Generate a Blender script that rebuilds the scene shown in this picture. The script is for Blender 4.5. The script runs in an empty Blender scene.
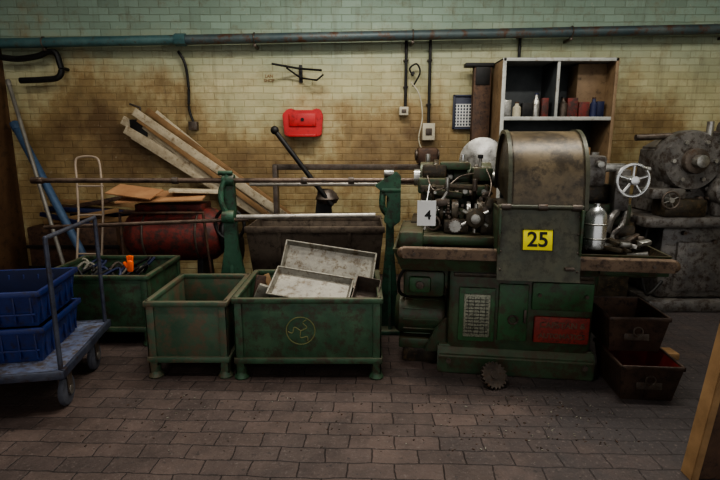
import bpy, bmesh, math, random
from mathutils import Vector, Matrix, Euler, noise
random.seed(7)
S=bpy.context.scene
def lin(c):
    return tuple(((x/255)/12.92 if x/255<=0.04045 else ((x/255+0.055)/1.055)**2.4) for x in c)+(1,)
# ------------------------------------------------------------ materials
MATS={}
def mat(name,c1,c2=None,scale=6,rough=0.55,metal=0.0,bump=0.15,c3=None,amt3=0.5,dust=None,lo=0.35,hi=0.65,spec=0.5):
    m=bpy.data.materials.new(name); m.use_nodes=True
    nt=m.node_tree; N=nt.nodes; L=nt.links
    bs=N['Principled BSDF']; bs.inputs['Metallic'].default_value=metal
    bs.inputs['Specular IOR Level'].default_value=spec
    tc=N.new('ShaderNodeTexCoord')
    n1=N.new('ShaderNodeTexNoise'); n1.inputs['Scale'].default_value=scale; n1.inputs['Detail'].default_value=8; n1.inputs['Roughness'].default_value=0.65
    L.new(tc.outputs['Object'],n1.inputs['Vector'])
    r=N.new('ShaderNodeValToRGB'); r.color_ramp.elements[0].position=lo; r.color_ramp.elements[1].position=hi
    r.color_ramp.elements[0].color=lin(c1); r.color_ramp.elements[1].color=lin(c2 or c1)
    L.new(n1.outputs['Fac'],r.inputs['Fac']); col=r.outputs['Color']
    if c3:
        n2=N.new('ShaderNodeTexNoise'); n2.inputs['Scale'].default_value=scale*2.7; n2.inputs['Detail'].default_value=10; n2.inputs['Roughness'].default_value=0.75
        L.new(tc.outputs['Object'],n2.inputs['Vector'])
        r2=N.new('ShaderNodeValToRGB'); r2.color_ramp.elements[0].position=0.62-0.2*amt3; r2.color_ramp.elements[1].position=0.74-0.2*amt3
        L.new(n2.outputs['Fac'],r2.inputs['Fac'])
        mx=N.new('ShaderNodeMix'); mx.data_type='RGBA'; mx.inputs['B'].default_value=lin(c3)
        L.new(r2.outputs['Color'],mx.inputs['Factor']); L.new(col,mx.inputs['A']); col=mx.outputs['Result']
    if dust:
        g=N.new('ShaderNodeNewGeometry'); sx=N.new('ShaderNodeSeparateXYZ'); L.new(g.outputs['Normal'],sx.inputs[0])
        mr=N.new('ShaderNodeMapRange'); mr.inputs['From Min'].default_value=0.4; mr.inputs['From Max'].default_value=1.0; mr.inputs['To Max'].default_value=0.6
        L.new(sx.outputs['Z'],mr.inputs['Value'])
        mx=N.new('ShaderNodeMix'); mx.data_type='RGBA'; mx.inputs['B'].default_value=lin(dust)
        L.new(mr.outputs[0],mx.inputs['Factor']); L.new(col,mx.inputs['A']); col=mx.outputs['Result']
    L.new(col,bs.inputs['Base Color'])
    rr=N.new('ShaderNodeMapRange'); rr.inputs['To Min'].default_value=max(0.05,rough-0.15); rr.inputs['To Max'].default_value=min(1,rough+0.2)
    L.new(n1.outputs['Fac'],rr.inputs['Value']); L.new(rr.outputs[0],bs.inputs['Roughness'])
    if bump:
        b=N.new('ShaderNodeBump'); b.inputs['Strength'].default_value=bump; b.inputs['Distance'].default_value=0.01
        n3=N.new('ShaderNodeTexNoise'); n3.inputs['Scale'].default_value=scale*6; n3.inputs['Detail'].default_value=6
        L.new(tc.outputs['Object'],n3.inputs['Vector'])
        L.new(n3.outputs['Fac'],b.inputs['Height']); L.new(b.outputs[0],bs.inputs['Normal'])
    MATS[name]=m; return m
DU=(98,90,72)
GREEN=mat('green_crate_paint',(44,74,52),(68,96,70),5,0.5,0.1,0.2,c3=(62,56,42),amt3=0.72,dust=DU)
GREENS=mat('green_crate_stained',(52,80,60),(76,98,76),3,0.5,0.1,0.2,c3=(98,84,66),amt3=0.82,dust=DU)
STAND=mat('green_stand_paint',(38,74,54),(58,96,72),5,0.5,0.1,0.15,c3=(48,46,36),amt3=0.65,dust=DU)
MGREEN=mat('machine_green_paint',(44,66,46),(66,84,58),4,0.42,0.15,0.2,c3=(64,54,38),amt3=0.82,dust=(90,80,62))
MGREEN2=mat('machine_panel_green',(44,84,50),(60,98,62),5,0.42,0.1,0.15,c3=(60,60,42),amt3=0.7)
MDARK=mat('oily_cast_iron',(42,38,32),(76,68,54),9,0.36,0.4,0.3,c3=(96,78,56),amt3=0.5)
HOOD=mat('hood_worn_metal',(74,64,48),(108,94,70),3,0.4,0.2,0.12,c3=(58,50,38),amt3=0.8)
HOODG=mat('hood_panel_green',(56,60,46),(82,80,62),6,0.45,0.15,0.15,c3=(54,52,38),amt3=0.7)
RAIL=mat('brown_grey_rail',(90,72,56),(118,98,78),8,0.45,0.2,0.2,c3=(60,46,36),amt3=0.6)
STEEL=mat('worn_steel',(130,128,122),(176,174,166),12,0.3,0.8,0.1,c3=(88,72,54),amt3=0.3)
CHROME=mat('bright_steel',(190,192,190),(212,212,210),8,0.25,0.85,0.0)
DSTEEL=mat('dark_steel',(68,60,54),(104,94,84),10,0.4,0.5,0.2,c3=(86,62,44),amt3=0.4)
TUBE=mat('tube_dark_steel',(68,56,48),(116,98,84),10,0.38,0.5,0.1)
TUBE2=mat('tube_light_steel',(150,144,134),(190,184,172),10,0.35,0.6,0.1,c3=(100,84,66),amt3=0.3)
TRAY=mat('scrap_tray_metal',(116,112,102),(152,148,134),6,0.5,0.25,0.2,c3=(92,80,62),amt3=0.6)
RUST=mat('rusty_brown_steel',(66,48,38),(96,72,54),7,0.6,0.3,0.3,c3=(44,34,30),amt3=0.6)
TROUGH=mat('trough_brown_steel',(78,66,56),(100,88,74),5,0.6,0.2,0.3,c3=(56,46,38),amt3=0.6)
BLACK=mat('black_iron',(24,24,24),(44,42,40),8,0.5,0.4,0.2)
BINB=mat('bin_brown_black',(58,46,40),(84,66,54),8,0.4,0.2,0.2,c3=(42,34,30),amt3=0.5)
BINR=mat('bin_red_interior',(140,44,36),(100,36,32),8,0.45,0.1,0.2)
BLUE=mat('blue_plastic',(24,38,88),(34,50,106),6,0.45,0.0,0.05,c3=(42,40,60),amt3=0.5)
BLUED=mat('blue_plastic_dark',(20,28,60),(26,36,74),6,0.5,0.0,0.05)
DECK=mat('trolley_deck_blue_grey',(84,92,116),(108,116,138),5,0.55,0.1,0.15,c3=(74,66,62),amt3=0.8)
TROL=mat('trolley_steel_blue',(54,58,72),(80,84,96),8,0.4,0.3,0.15,c3=(60,46,38),amt3=0.4)
RUBBER=mat('rubber_grey',(56,58,66),(80,82,90),8,0.7,0,0.1)
WOOD=mat('weathered_planks',(166,152,126),(202,190,162),6,0.7,0,0.2,c3=(130,110,82),amt3=0.45)
WOODD=mat('brown_wood',(120,92,60),(150,118,80),6,0.7,0,0.2)
CARD=mat('cardboard',(150,108,74),(176,134,94),4,0.8,0,0.1)
REDP=mat('dark_red_paint',(100,36,30),(120,46,38),4,0.6,0.0,0.3,c3=(60,40,34),amt3=0.85)
REDB=mat('red_enamel',(176,34,36),(196,48,48),5,0.45,0,0.05,c3=(124,26,24),amt3=0.4)
NAMEP=mat('red_nameplate',(130,42,34),(150,56,44),14,0.55,0.1,0.2,c3=(92,42,32),amt3=0.7)
PINK=mat('grey_tan_tube_paint',(150,134,116),(174,156,136),6,0.5,0.1,0.1)
ORANGE=mat('orange_plastic',(240,96,20),(250,110,30),4,0.45,0,0)
YEL=mat('yellow_sign',(236,222,20),(244,230,40),4,0.5,0,0)
INK=mat('black_ink',(10,10,10),(14,14,14),4,0.6,0,0)
WHITE=mat('white_card',(222,222,216),(232,232,228),4,0.7,0,0)
BOXW=mat('electrical_box_cream',(170,164,142),(190,182,160),6,0.5,0,0.05,c3=(130,120,96),amt3=0.3)
CABW=mat('cabinet_pale_edge',(160,162,156),(184,184,176),6,0.5,0.1,0.05,c3=(120,106,84),amt3=0.4)
CABT=mat('cabinet_tan_panel',(112,90,66),(134,112,84),5,0.6,0,0.1,c3=(84,66,46),amt3=0.4)
CABG=mat('cabinet_grey_blue',(54,58,60),(76,80,80),5,0.5,0.2,0.1)
TEAL=mat('teal_pipe_paint',(64,98,100),(86,118,116),6,0.45,0.1,0.1,c3=(84,74,54),amt3=0.35)
PIPEB=mat('pipe_brown_blue',(66,82,86),(90,100,98),3,0.45,0.2,0.1,c3=(90,62,44),amt3=0.65)
BPOLE=mat('blue_pole_paint',(56,80,108),(76,100,128),6,0.5,0.1,0.1)
GPOLE=mat('grey_pole',(120,116,108),(144,140,130),6,0.45,0.3,0.1)
PLATE=mat('aluminium_chart_plate',(120,122,104),(156,156,136),30,0.4,0.3,0.1,c3=(60,60,48),amt3=0.6)
GREY2=mat('grey_machine_paint',(84,82,80),(116,112,106),6,0.36,0.3,0.2,c3=(62,52,44),amt3=0.7)
SWARF=mat('dark_swarf',(40,34,28),(80,70,58),18,0.45,0.4,0.6)
GOLD=mat('faded_emblem_paint',(112,116,70),(130,130,84),10,0.6,0,0)
GRIL=mat('vent_dark_blue',(46,50,66),(62,66,82),8,0.5,0.1,0.1)
BROWNP=mat('brown_wall_paint',(78,54,36),(96,70,46),4,0.6,0,0.2,c3=(56,40,28),amt3=0.5)

# ------------------------------------------------------------ mesh builder
class B:
    def __init__(s,name,post=None):
        s.name=name; s.v=[]; s.f=[]; s.m=[]; s.mats=[]; s.post=post
    def mi(s,m):
        if m not in s.mats: s.mats.append(m)
        return s.mats.index(m)
    def raw(s,vs,fs,m,M=None):
        o=len(s.v)
        for v in vs:
            v=Vector(v)
            if M is not None: v=M@v
            s.v.append(v)
        i=s.mi(m)
        for f in fs: s.f.append([o+k for k in f]); s.m.append(i)
    def bm(s,b,m,M=None):
        bmesh.ops.recalc_face_normals(b,faces=b.faces[:])
        b.verts.ensure_lookup_table(); b.verts.index_update()
        s.raw([v.co.copy() for v in b.verts],[[v.index for v in f.verts] for f in b.faces],m,M); b.free()
    def box(s,c,d,m,bev=0.004,rot=(0,0,0),M=None):
        b=bmesh.new(); bmesh.ops.create_cube(b,size=1)
        for v in b.verts: v.co=Vector((v.co.x*d[0],v.co.y*d[1],v.co.z*d[2]))
        bev=min(bev,min(d)*0.45)
        if bev>0: bmesh.ops.bevel(b,geom=b.edges[:],offset=bev,segments=2,affect='EDGES',profile=0.5)
        T=Matrix.Translation(c)@Euler(rot).to_matrix().to_4x4()
        if M is not None: T=M@T
        s.bm(b,m,T)
    def bx(s,x0,x1,y0,y1,z0,z1,m,bev=0.004,M=None):
        s.box(((x0+x1)/2,(y0+y1)/2,(z0+z1)/2),(abs(x1-x0),abs(y1-y0),abs(z1-z0)),m,bev,M=M)
    def cyl(s,p,q,r,m,r2=None,seg=20,bev=0.0,M=None):
        p=Vector(p);q=Vector(q);d=q-p
        b=bmesh.new(); bmesh.ops.create_cone(b,cap_ends=True,segments=seg,radius1=r,radius2=r if r2 is None else r2,depth=d.length)
        if bev>0:
            es=[e for e in b.edges if abs(e.verts[0].co.z-e.verts[1].co.z)<1e-6]
            bmesh.ops.bevel(b,geom=es,offset=bev,segments=2,affect='EDGES',profile=0.5)
        T=Matrix.Translation((p+q)/2)@d.to_track_quat('Z','Y').to_matrix().to_4x4()
        if M is not None: T=M@T
        s.bm(b,m,T)
    def sph(s,c,r,m,sc=(1,1,1),seg=16,M=None):
        b=bmesh.new(); bmesh.ops.create_uvsphere(b,u_segments=seg,v_segments=max(6,seg//2),radius=r)
        T=Matrix.Translation(c)@Matrix.Diagonal((*sc,1))
        if M is not None: T=M@T
        s.bm(b,m,T)
    def path(s,pts,r,m,seg=10,M=None):
        for i in range(len(pts)-1):
            s.cyl(pts[i],pts[i+1],r,m,seg=seg,M=M)
            if i: s.sph(pts[i],r*1.0,m,seg=max(8,seg),M=M)
    def curve(s,pts,r,m,n=8,seg=8,M=None):
        P=[Vector(p) for p in pts]; P=[P[0]]+P+[P[-1]]; out=[]
        for i in range(1,len(P)-2):
            for k in range(n):
                t=k/n; a,b,c,d=P[i-1],P[i],P[i+1],P[i+2]
                out.append(0.5*((2*b)+(c-a)*t+(2*a-5*b+4*c-d)*t*t+(3*b-a-3*c+d)*t**3))
        out.append(P[-2])
        vs=[];fs=[]
        for i,p in enumerate(out):
            d=(out[min(i+1,len(out)-1)]-out[max(i-1,0)]).normalized()
            q=d.to_track_quat('Z','Y')
            for k in range(seg):
                a=2*math.pi*k/seg; vs.append(p+q@Vector((r*math.cos(a),r*math.sin(a),0)))
        for i in range(len(out)-1):
            for k in range(seg):
                a=i*seg+k; b2=i*seg+(k+1)%seg; fs.append([a,b2,b2+seg,a+seg])
        fs.append(list(range(seg))[::-1]); fs.append([(len(out)-1)*seg+k for k in range(seg)])
        s.raw(vs,fs,m,M)
    def torus(s,c,axis,R,r,m,seg=32,ms=10,M=None):
        q=Vector(axis).to_track_quat('Z','Y'); c=Vector(c); vs=[];fs=[]
        for i in range(seg):
            a=2*math.pi*i/seg
            for k in range(ms):
                b=2*math.pi*k/ms
                vs.append(c+q@Vector(((R+r*math.cos(b))*math.cos(a),(R+r*math.cos(b))*math.sin(a),r*math.sin(b))))
        for i in range(seg):
            for k in range(ms):
                i2=(i+1)%seg;k2=(k+1)%ms
                fs.append([i*ms+k,i2*ms+k,i2*ms+k2,i*ms+k2])
        s.raw(vs,fs,m,M)
    def lathe(s,prof,c,axis,m,seg=28,M=None):
        q=Vector(axis).to_track_quat('Z','Y'); c=Vector(c); b=bmesh.new(); rings=[]
        for r,h in prof:
            rings.append([b.verts.new(c+q@Vector((r*math.cos(2*math.pi*k/seg),r*math.sin(2*math.pi*k/seg),h))) for k in range(seg)])
        for i in range(len(rings)-1):
            for k in range(seg):
                k2=(k+1)%seg; b.faces.new([rings[i][k],rings[i][k2],rings[i+1][k2],rings[i+1][k]])
        b.faces.new(rings[0][::-1]); b.faces.new(rings[-1]); s.bm(b,m,M)
    def prism(s,pts,a0,a1,axis,m,bev=0.0,M=None):
        b=bmesh.new()
        def P(a,p):
            return (a,p[0],p[1]) if axis=='X' else ((p[0],a,p[1]) if axis=='Y' else (p[0],p[1],a))
        A=[b.verts.new(P(a0,p)) for p in pts]; C=[b.verts.new(P(a1,p)) for p in pts]; n=len(pts)
        b.faces.new(A[::-1]); b.faces.new(C)
        for i in range(n): b.faces.new([A[i],A[(i+1)%n],C[(i+1)%n],C[i]])
        bmesh.ops.recalc_face_normals(b,faces=b.faces[:])
        if bev>0: bmesh.ops.bevel(b,geom=b.edges[:],offset=bev,segments=2,affect='EDGES')
        s.bm(b,m,M)
    def tub(s,c,z0,z1,b0,t0,th,m,min_=None,M=None,floor=0.01):
        x,y=c
        def rect(h,z,o=0): return [(x-h[0]+o,y-h[1]+o,z),(x+h[0]-o,y-h[1]+o,z),(x+h[0]-o,y+h[1]-o,z),(x-h[0]+o,y+h[1]-o,z)]
        vs=rect(b0,z0)+rect(t0,z1)+rect(t0,z1,th)+rect(b0,z0+floor,th)
        out=[[3,2,1,0]]+[[i,(i+1)%4,4+(i+1)%4,4+i] for i in range(4)]+[[4+i,4+(i+1)%4,8+(i+1)%4,8+i] for i in range(4)]
        inn=[[8+i,8+(i+1)%4,12+(i+1)%4,12+i] for i in range(4)]+[[12,13,14,15]]
        s.raw(vs,out,m,M); s.raw(vs,inn,min_ or m,M)
    def heap(s,x0,x1,y0,y1,z,h,m,n=22,seed=0,M=None,sc=6):
        vs=[];fs=[]
        for i in range(n+1):
            for j in range(n+1):
                x=x0+(x1-x0)*i/n;y=y0+(y1-y0)*j/n
                e=min(i,j,n-i,n-j)/(n/2)
                vs.append((x,y,z+h*(0.4+0.6*e**0.6)*(0.6+0.8*noise.noise(Vector((x*sc,y*sc,seed)))+0.5*random.random()*0.5)))
        for i in range(n):
            for j in range(n):
                a=i*(n+1)+j; fs.append([a,a+n+1,a+n+2,a+1])
        s.raw(vs,fs,m,M)
    def text(s,t,size,M,m,ext=0.002,ang=None):
        cu=bpy.data.curves.new('txt','FONT'); cu.body=t; cu.size=size; cu.extrude=ext; cu.align_x='CENTER'; cu.align_y='CENTER'; cu.offset=size*0.02
        ob=bpy.data.objects.new('txt',cu); S.collection.objects.link(ob); bpy.context.view_layer.update()
        me=ob.evaluated_get(bpy.context.evaluated_depsgraph_get()).to_mesh()
        s.raw([v.co.copy() for v in me.vertices],[list(p.vertices) for p in me.polygons],m,M)
        bpy.data.objects.remove(ob); bpy.data.curves.remove(cu)
    def gear(s,c,axis,r,w,m,teeth=20,hole=0.3,M=None):
        q=Vector(axis).to_track_quat('Z','Y').to_matrix().to_4x4(); T=Matrix.Translation(c)@q
        if M is not None: T=M@T
        pts=[]
        for i in range(teeth):
            for rr,o in ((r*0.86,-0.25),(r*0.86,0.0),(r,0.1),(r,0.35)):
                a=2*math.pi*(i+o+0.25)/teeth; pts.append((rr*math.cos(a),rr*math.sin(a)))
        s.prism(pts,-w/2,w/2,'Z',m,M=T)
        s.cyl((0,0,-w*0.8),(0,0,w*0.8),r*hole,m,seg=16,M=T)
    def done(s,loc=None):
        vs=[(s.post@v if s.post is not None else v) for v in s.v]
        lo=Vector((min(v.x for v in vs),min(v.y for v in vs),min(v.z for v in vs))); hi=Vector((max(v.x for v in vs),max(v.y for v in vs),max(v.z for v in vs)))
        o=Vector(((lo.x+hi.x)/2,(lo.y+hi.y)/2,lo.z))
        me=bpy.data.meshes.new(s.name); me.from_pydata([v-o for v in vs],[],s.f)
        for m in s.mats: me.materials.append(m)
        me.polygons.foreach_set('material_index',s.m); me.polygons.foreach_set('use_smooth',[True]*len(s.f))
        me.update(); me.set_sharp_from_angle(angle=math.radians(32))
        ob=bpy.data.objects.new(s.name,me); ob.location=o; S.collection.objects.link(ob); return ob
def rotz(px,py,deg): return Matrix.Translation((px,py,0))@Matrix.Rotation(math.radians(deg),4,'Z')@Matrix.Translation((-px,-py,0))
def place(x,y,z,rx=0,ry=0,rz=0): return Matrix.Translation((x,y,z))@Euler((math.radians(rx),math.radians(ry),math.radians(rz))).to_matrix().to_4x4()

# ------------------------------------------------------------ room
def wall_mat():
    m=bpy.data.materials.new('painted_brick'); m.use_nodes=True; nt=m.node_tree;N=nt.nodes;L=nt.links; bs=N['Principled BSDF']
    g=N.new('ShaderNodeNewGeometry'); sp=N.new('ShaderNodeSeparateXYZ'); L.new(g.outputs['Position'],sp.inputs[0])
    ad=N.new('ShaderNodeMath'); L.new(sp.outputs['X'],ad.inputs[0]); L.new(sp.outputs['Y'],ad.inputs[1])
    cb=N.new('ShaderNodeCombineXYZ'); L.new(ad.outputs[0],cb.inputs['X']); L.new(sp.outputs['Z'],cb.inputs['Y'])
    wn=N.new('ShaderNodeTexNoise'); wn.inputs['Scale'].default_value=5; wn.inputs['Detail'].default_value=3; L.new(cb.outputs[0],wn.inputs['Vector'])
    va=N.new('ShaderNodeVectorMath'); va.operation='MULTIPLY_ADD'; va.inputs[1].default_value=(0.016,0.016,0); L.new(wn.outputs['Color'],va.inputs[0]); L.new(cb.outputs[0],va.inputs[2])
    br=N.new('ShaderNodeTexBrick'); br.inputs['Scale'].default_value=1; br.inputs['Brick Width'].default_value=0.235; br.inputs['Row Height'].default_value=0.08
    br.inputs['Mortar Size'].default_value=0.007; br.inputs['Mortar Smooth'].default_value=0.8
    br.inputs['Color1'].default_value=(1,1,1,1); br.inputs['Color2'].default_value=(0.80,0.80,0.78,1); br.inputs['Mortar'].default_value=(0.74,0.71,0.66,1)
    L.new(va.outputs[0],br.inputs['Vector'])
    def noi(sc,det=6,ro=0.6,vec=None,off=0):
        n=N.new('ShaderNodeTexNoise'); n.noise_dimensions='4D'; n.inputs['W'].default_value=off; n.inputs['Scale'].default_value=sc; n.inputs['Detail'].default_value=det; n.inputs['Roughness'].default_value=ro
        L.new(vec or cb.outputs[0],n.inputs['Vector']); return n.outputs['Fac']
    def ramp(f,a,b,ca=(0,0,0,1),cc=(1,1,1,1)):
        r=N.new('ShaderNodeValToRGB'); r.color_ramp.elements[0].position=a; r.color_ramp.elements[1].position=b
        r.color_ramp.elements[0].color=ca; r.color_ramp.elements[1].color=cc; L.new(f,r.inputs['Fac']); return r.outputs['Color']
    def mix(f,a,b,mode='MIX'):
        x=N.new('ShaderNodeMix'); x.data_type='RGBA'; x.blend_type=mode
        for k,v in (('Factor',f),('A',a),('B',b)):
            if isinstance(v,(tuple,float)): x.inputs[k].default_value=v
            else: L.new(v,x.inputs[k])
        return x.outputs['Result']
    def mth(op,a,b=0.0,clamp=False):
        x=N.new('ShaderNodeMath'); x.operation=op
        for i,v in enumerate((a,b)):
            if isinstance(v,(float,int)): x.inputs[i].default_value=v
            else: L.new(v,x.inputs[i])
        x.use_clamp=clamp; return x.outputs[0]
    def blob(cx,cz,rx,rz,a):
        dx=mth('DIVIDE',mth('SUBTRACT',sp.outputs['X'],cx),rx); dz=mth('DIVIDE',mth('SUBTRACT',sp.outputs['Z'],cz),rz)
        d=mth('SQRT',mth('ADD',mth('MULTIPLY',dx,dx),mth('MULTIPLY',dz,dz)))
        return mth('MULTIPLY',mth('SUBTRACT',1.0,d,True),a)
    base=ramp(noi(1.1),0.35,0.65,lin((178,174,134)),lin((206,198,158)))
    zn=mth('ADD',sp.outputs['Z'],mth('MULTIPLY',noi(0.9,8),1.0))
    tealf=N.new('ShaderNodeMapRange'); tealf.inputs['From Min'].default_value=2.9; tealf.inputs['From Max'].default_value=3.5; tealf.inputs['To Max'].default_value=0.8; L.new(zn,tealf.inputs['Value'])
    base=mix(tealf.outputs[0],base,lin((136,166,154)))
    mp=N.new('ShaderNodeMapping'); mp.inputs['Scale'].default_value=(1.0,0.8,1); L.new(cb.outputs[0],mp.inputs['Vector'])
    st=noi(1.6,10,0.7,mp.outputs[0],3.3)
    low=N.new('ShaderNodeMapRange'); low.inputs['From Min'].default_value=2.6; low.inputs['From Max'].default_value=1.3; low.inputs['To Min'].default_value=-0.11; low.inputs['To Max'].default_value=0.15; L.new(sp.outputs['Z'],low.inputs['Value'])
    f=mth('ADD',st,low.outputs[0])
    for bl in ((-3.1,1.85,1.5,.85,.34),(-2.2,2.35,1.0,.4,.12),(.35,1.75,1.1,.6,.26),(3.4,1.9,.9,.4,.28),(-1.3,1.5,.9,.4,.14)): f=mth('ADD',f,blob(*bl))
    base=mix(mth('MULTIPLY',ramp(f,0.46,0.66),0.85),base,lin((158,130,84)))
    base=mix(mth('MULTIPLY',ramp(f,0.60,0.84),0.9),base,lin((100,76,48)))
    mp2=N.new('ShaderNodeMapping'); mp2.inputs['Scale'].default_value=(7,0.7,1); L.new(cb.outputs[0],mp2.inputs['Vector'])
    base=mix(mth('MULTIPLY',ramp(noi(1.0,8,0.65,mp2.outputs[0],9.),0.54,0.70),0.4),base,lin((104,90,64)))
    base=mix(mth('MULTIPLY',ramp(noi(5,10,0.78),0.52,0.66),0.5),base,lin((132,118,88)))
    base=mix(mth('MULTIPLY',ramp(noi(12,8,0.75,None,5.),0.60,0.70),0.45),base,lin((220,214,188)))
    col=mix(1.0,base,br.outputs['Color'],'MULTIPLY')
    L.new(col,bs.inputs['Base Color']); bs.inputs['Roughness'].default_value=0.62
    b=N.new('ShaderNodeBump'); b.inputs['Strength'].default_value=0.5; b.inputs['Distance'].default_value=0.01
    h=mth('SUBTRACT',mth('MULTIPLY',noi(30,5),0.6),br.outputs['Fac'])
    L.new(h,b.inputs['Height']); L.new(b.outputs[0],bs.inputs['Normal'])
    return m
def floor_mat():
    m=bpy.data.materials.new('brick_paver_floor'); m.use_nodes=True; nt=m.node_tree;N=nt.nodes;L=nt.links; bs=N['Principled BSDF']
    g=N.new('ShaderNodeNewGeometry')
    mp=N.new('ShaderNodeMapping'); mp.inputs['Rotation'].default_value=(0,0,math.radians(2)); L.new(g.outputs['Position'],mp.inputs['Vector'])
    wn=N.new('ShaderNodeTexNoise'); wn.inputs['Scale'].default_value=5; wn.inputs['Detail'].default_value=4; L.new(g.outputs['Position'],wn.inputs['Vector'])
    va=N.new('ShaderNodeVectorMath'); va.operation='MULTIPLY_ADD'; va.inputs[1].default_value=(0.045,0.045,0); L.new(wn.outputs['Color'],va.inputs[0]); L.new(mp.outputs[0],va.inputs[2])
    br=N.new('ShaderNodeTexBrick'); br.inputs['Scale'].default_value=1; br.inputs['Brick Width'].default_value=0.25; br.inputs['Row Height'].default_value=0.125
    br.inputs['Mortar Size'].default_value=0.005; br.inputs['Mortar Smooth'].default_value=1.0
    br.inputs['Color1'].default_value=lin((92,77,70)); br.inputs['Color2'].default_value=lin((78,66,61)); br.inputs['Mortar'].default_value=lin((44,38,36))
    L.new(va.outputs[0],br.inputs['Vector'])
    def noi(sc,det=8,ro=0.65):
        n=N.new('ShaderNodeTexNoise'); n.inputs['Scale'].default_value=sc; n.inputs['Detail'].default_value=det; n.inputs['Roughness'].default_value=ro
        L.new(g.outputs['Position'],n.inputs['Vector']); return n.outputs['Fac']
    def ramp(f,a,b,ca=(0,0,0,1),cc=(1,1,1,1)):
        r=N.new('ShaderNodeValToRGB'); r.color_ramp.elements[0].position=a; r.color_ramp.elements[1].position=b
        r.color_ramp.elements[0].color=ca; r.color_ramp.elements[1].color=cc; L.new(f,r.inputs['Fac']); return r.outputs['Color']
    x=N.new('ShaderNodeMix'); x.data_type='RGBA'; x.blend_type='MULTIPLY'; x.inputs['Factor'].default_value=1
    L.new(br.outputs['Color'],x.inputs['A']); L.new(ramp(noi(3.2,10,.72),0.32,0.68,(0.52,0.50,0.49,1),(1.2,1.17,1.15,1)),x.inputs['B'])
    sp=N.new('ShaderNodeSeparateXYZ'); L.new(g.outputs['Position'],sp.inputs[0])
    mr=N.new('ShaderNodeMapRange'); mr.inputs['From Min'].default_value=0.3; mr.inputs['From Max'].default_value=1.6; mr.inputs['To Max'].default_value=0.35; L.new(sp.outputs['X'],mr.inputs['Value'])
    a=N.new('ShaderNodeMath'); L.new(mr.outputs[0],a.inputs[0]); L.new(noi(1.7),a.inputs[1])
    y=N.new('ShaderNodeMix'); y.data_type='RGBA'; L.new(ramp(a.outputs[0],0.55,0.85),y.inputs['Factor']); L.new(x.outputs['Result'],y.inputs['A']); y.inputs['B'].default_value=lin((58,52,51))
    z=N.new('ShaderNodeMix'); z.data_type='RGBA'; L.new(ramp(noi(38,6,0.8),0.56,0.68),z.inputs['Factor']); L.new(y.outputs['Result'],z.inputs['A']); z.inputs['B'].default_value=lin((110,98,91))
    zz=N.new('ShaderNodeMix'); zz.data_type='RGBA'; L.new(ramp(noi(22,6,0.8),0.58,0.66),zz.inputs['Factor']); L.new(z.outputs['Result'],zz.inputs['A']); zz.inputs['B'].default_value=lin((42,37,35))
    L.new(zz.outputs['Result'],bs.inputs['Base Color'])
    rr=N.new('ShaderNodeMapRange'); rr.inputs['To Min'].default_value=0.45; rr.inputs['To Max'].default_value=0.9; L.new(noi(3),rr.inputs['Value']); L.new(rr.outputs[0],bs.inputs['Roughness'])
    b=N.new('ShaderNodeBump'); b.inputs['Strength'].default_value=0.7; b.inputs['Distance'].default_value=0.01
    h=N.new('ShaderNodeMath'); h.operation='MULTIPLY_ADD'; h.inputs[1].default_value=-1.0; L.new(br.outputs['Fac'],h.inputs[0]); L.new(noi(25),h.inputs[2])
    L.new(h.outputs[0],b.inputs['Height']); L.new(b.outputs[0],bs.inputs['Normal'])
    return m
WALL=wall_mat(); FLOOR=floor_mat()
CEIL=mat('ceiling_dark_boards',(60,58,54),(80,76,70),3,0.8,0,0.1)
b=B('wall_back'); b.bx(-4.4,6.2,6.2,6.4,0,4.1,WALL,0); b.done()
b=B('wall_left'); b.bx(-4.42,-4.22,-1.5,6.2,0,4.1,BROWNP,0); b.done()
b=B('wall_right'); b.bx(6.2,6.4,-1.5,6.4,0,4.1,WALL,0); b.done()
b=B('floor'); b.bx(-4.4,6.4,-1.5,6.4,-0.1,0,FLOOR,0); b.done()
b=B('ceiling'); b.bx(-4.4,6.4,-1.5,6.4,4.1,4.2,CEIL,0); b.done()

# ------------------------------------------------------------ wall services
b=B('overhead_pipe')
b.cyl((-4.2,6.02,2.76),(-2.02,6.02,2.80),0.055,TEAL); b.cyl((-2.10,6.02,2.80),(-1.98,6.02,2.80),0.07,TEAL,seg=8)
b.cyl((-2.0,6.02,2.80),(5.4,6.02,2.94),0.055,PIPEB)
for x in (-3.6,-1.2,0.6,2.4,4.2):
    z=2.80+(x+2)*0.019; b.bx(x-.015,x+.015,6.0,6.2,z-.09,z-.06,DSTEEL); b.torus((x,6.02,z),(1,0,0),0.06,0.008,DSTEEL)
b.done()
b=B('wall_pipe_bend')
b.curve([(-4.15,6.06,2.62),(-3.95,6.06,2.60),(-3.72,6.06,2.63),(-3.58,6.06,2.68),(-3.50,6.06,2.66),(-3.47,6.06,2.56),(-3.46,6.06,2.46),(-3.52,6.06,2.39),(-3.7,6.06,2.37),(-3.95,6.06,2.36)],0.034,BLACK)
b.cyl((-3.46,6.06,2.5),(-3.46,6.2,2.5),0.02,BLACK)
b.done()
b=B('wall_cable'); b.curve([(-2.12,6.14,2.70),(-2.05,6.15,2.55),(-2.03,6.16,2.3),(-2.04,6.16,2.05),(-2.0,6.16,1.9)],0.016,BLACK)
b.bx(-2.05,-1.95,6.12,6.2,1.8,1.9,DSTEEL); b.done()
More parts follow.
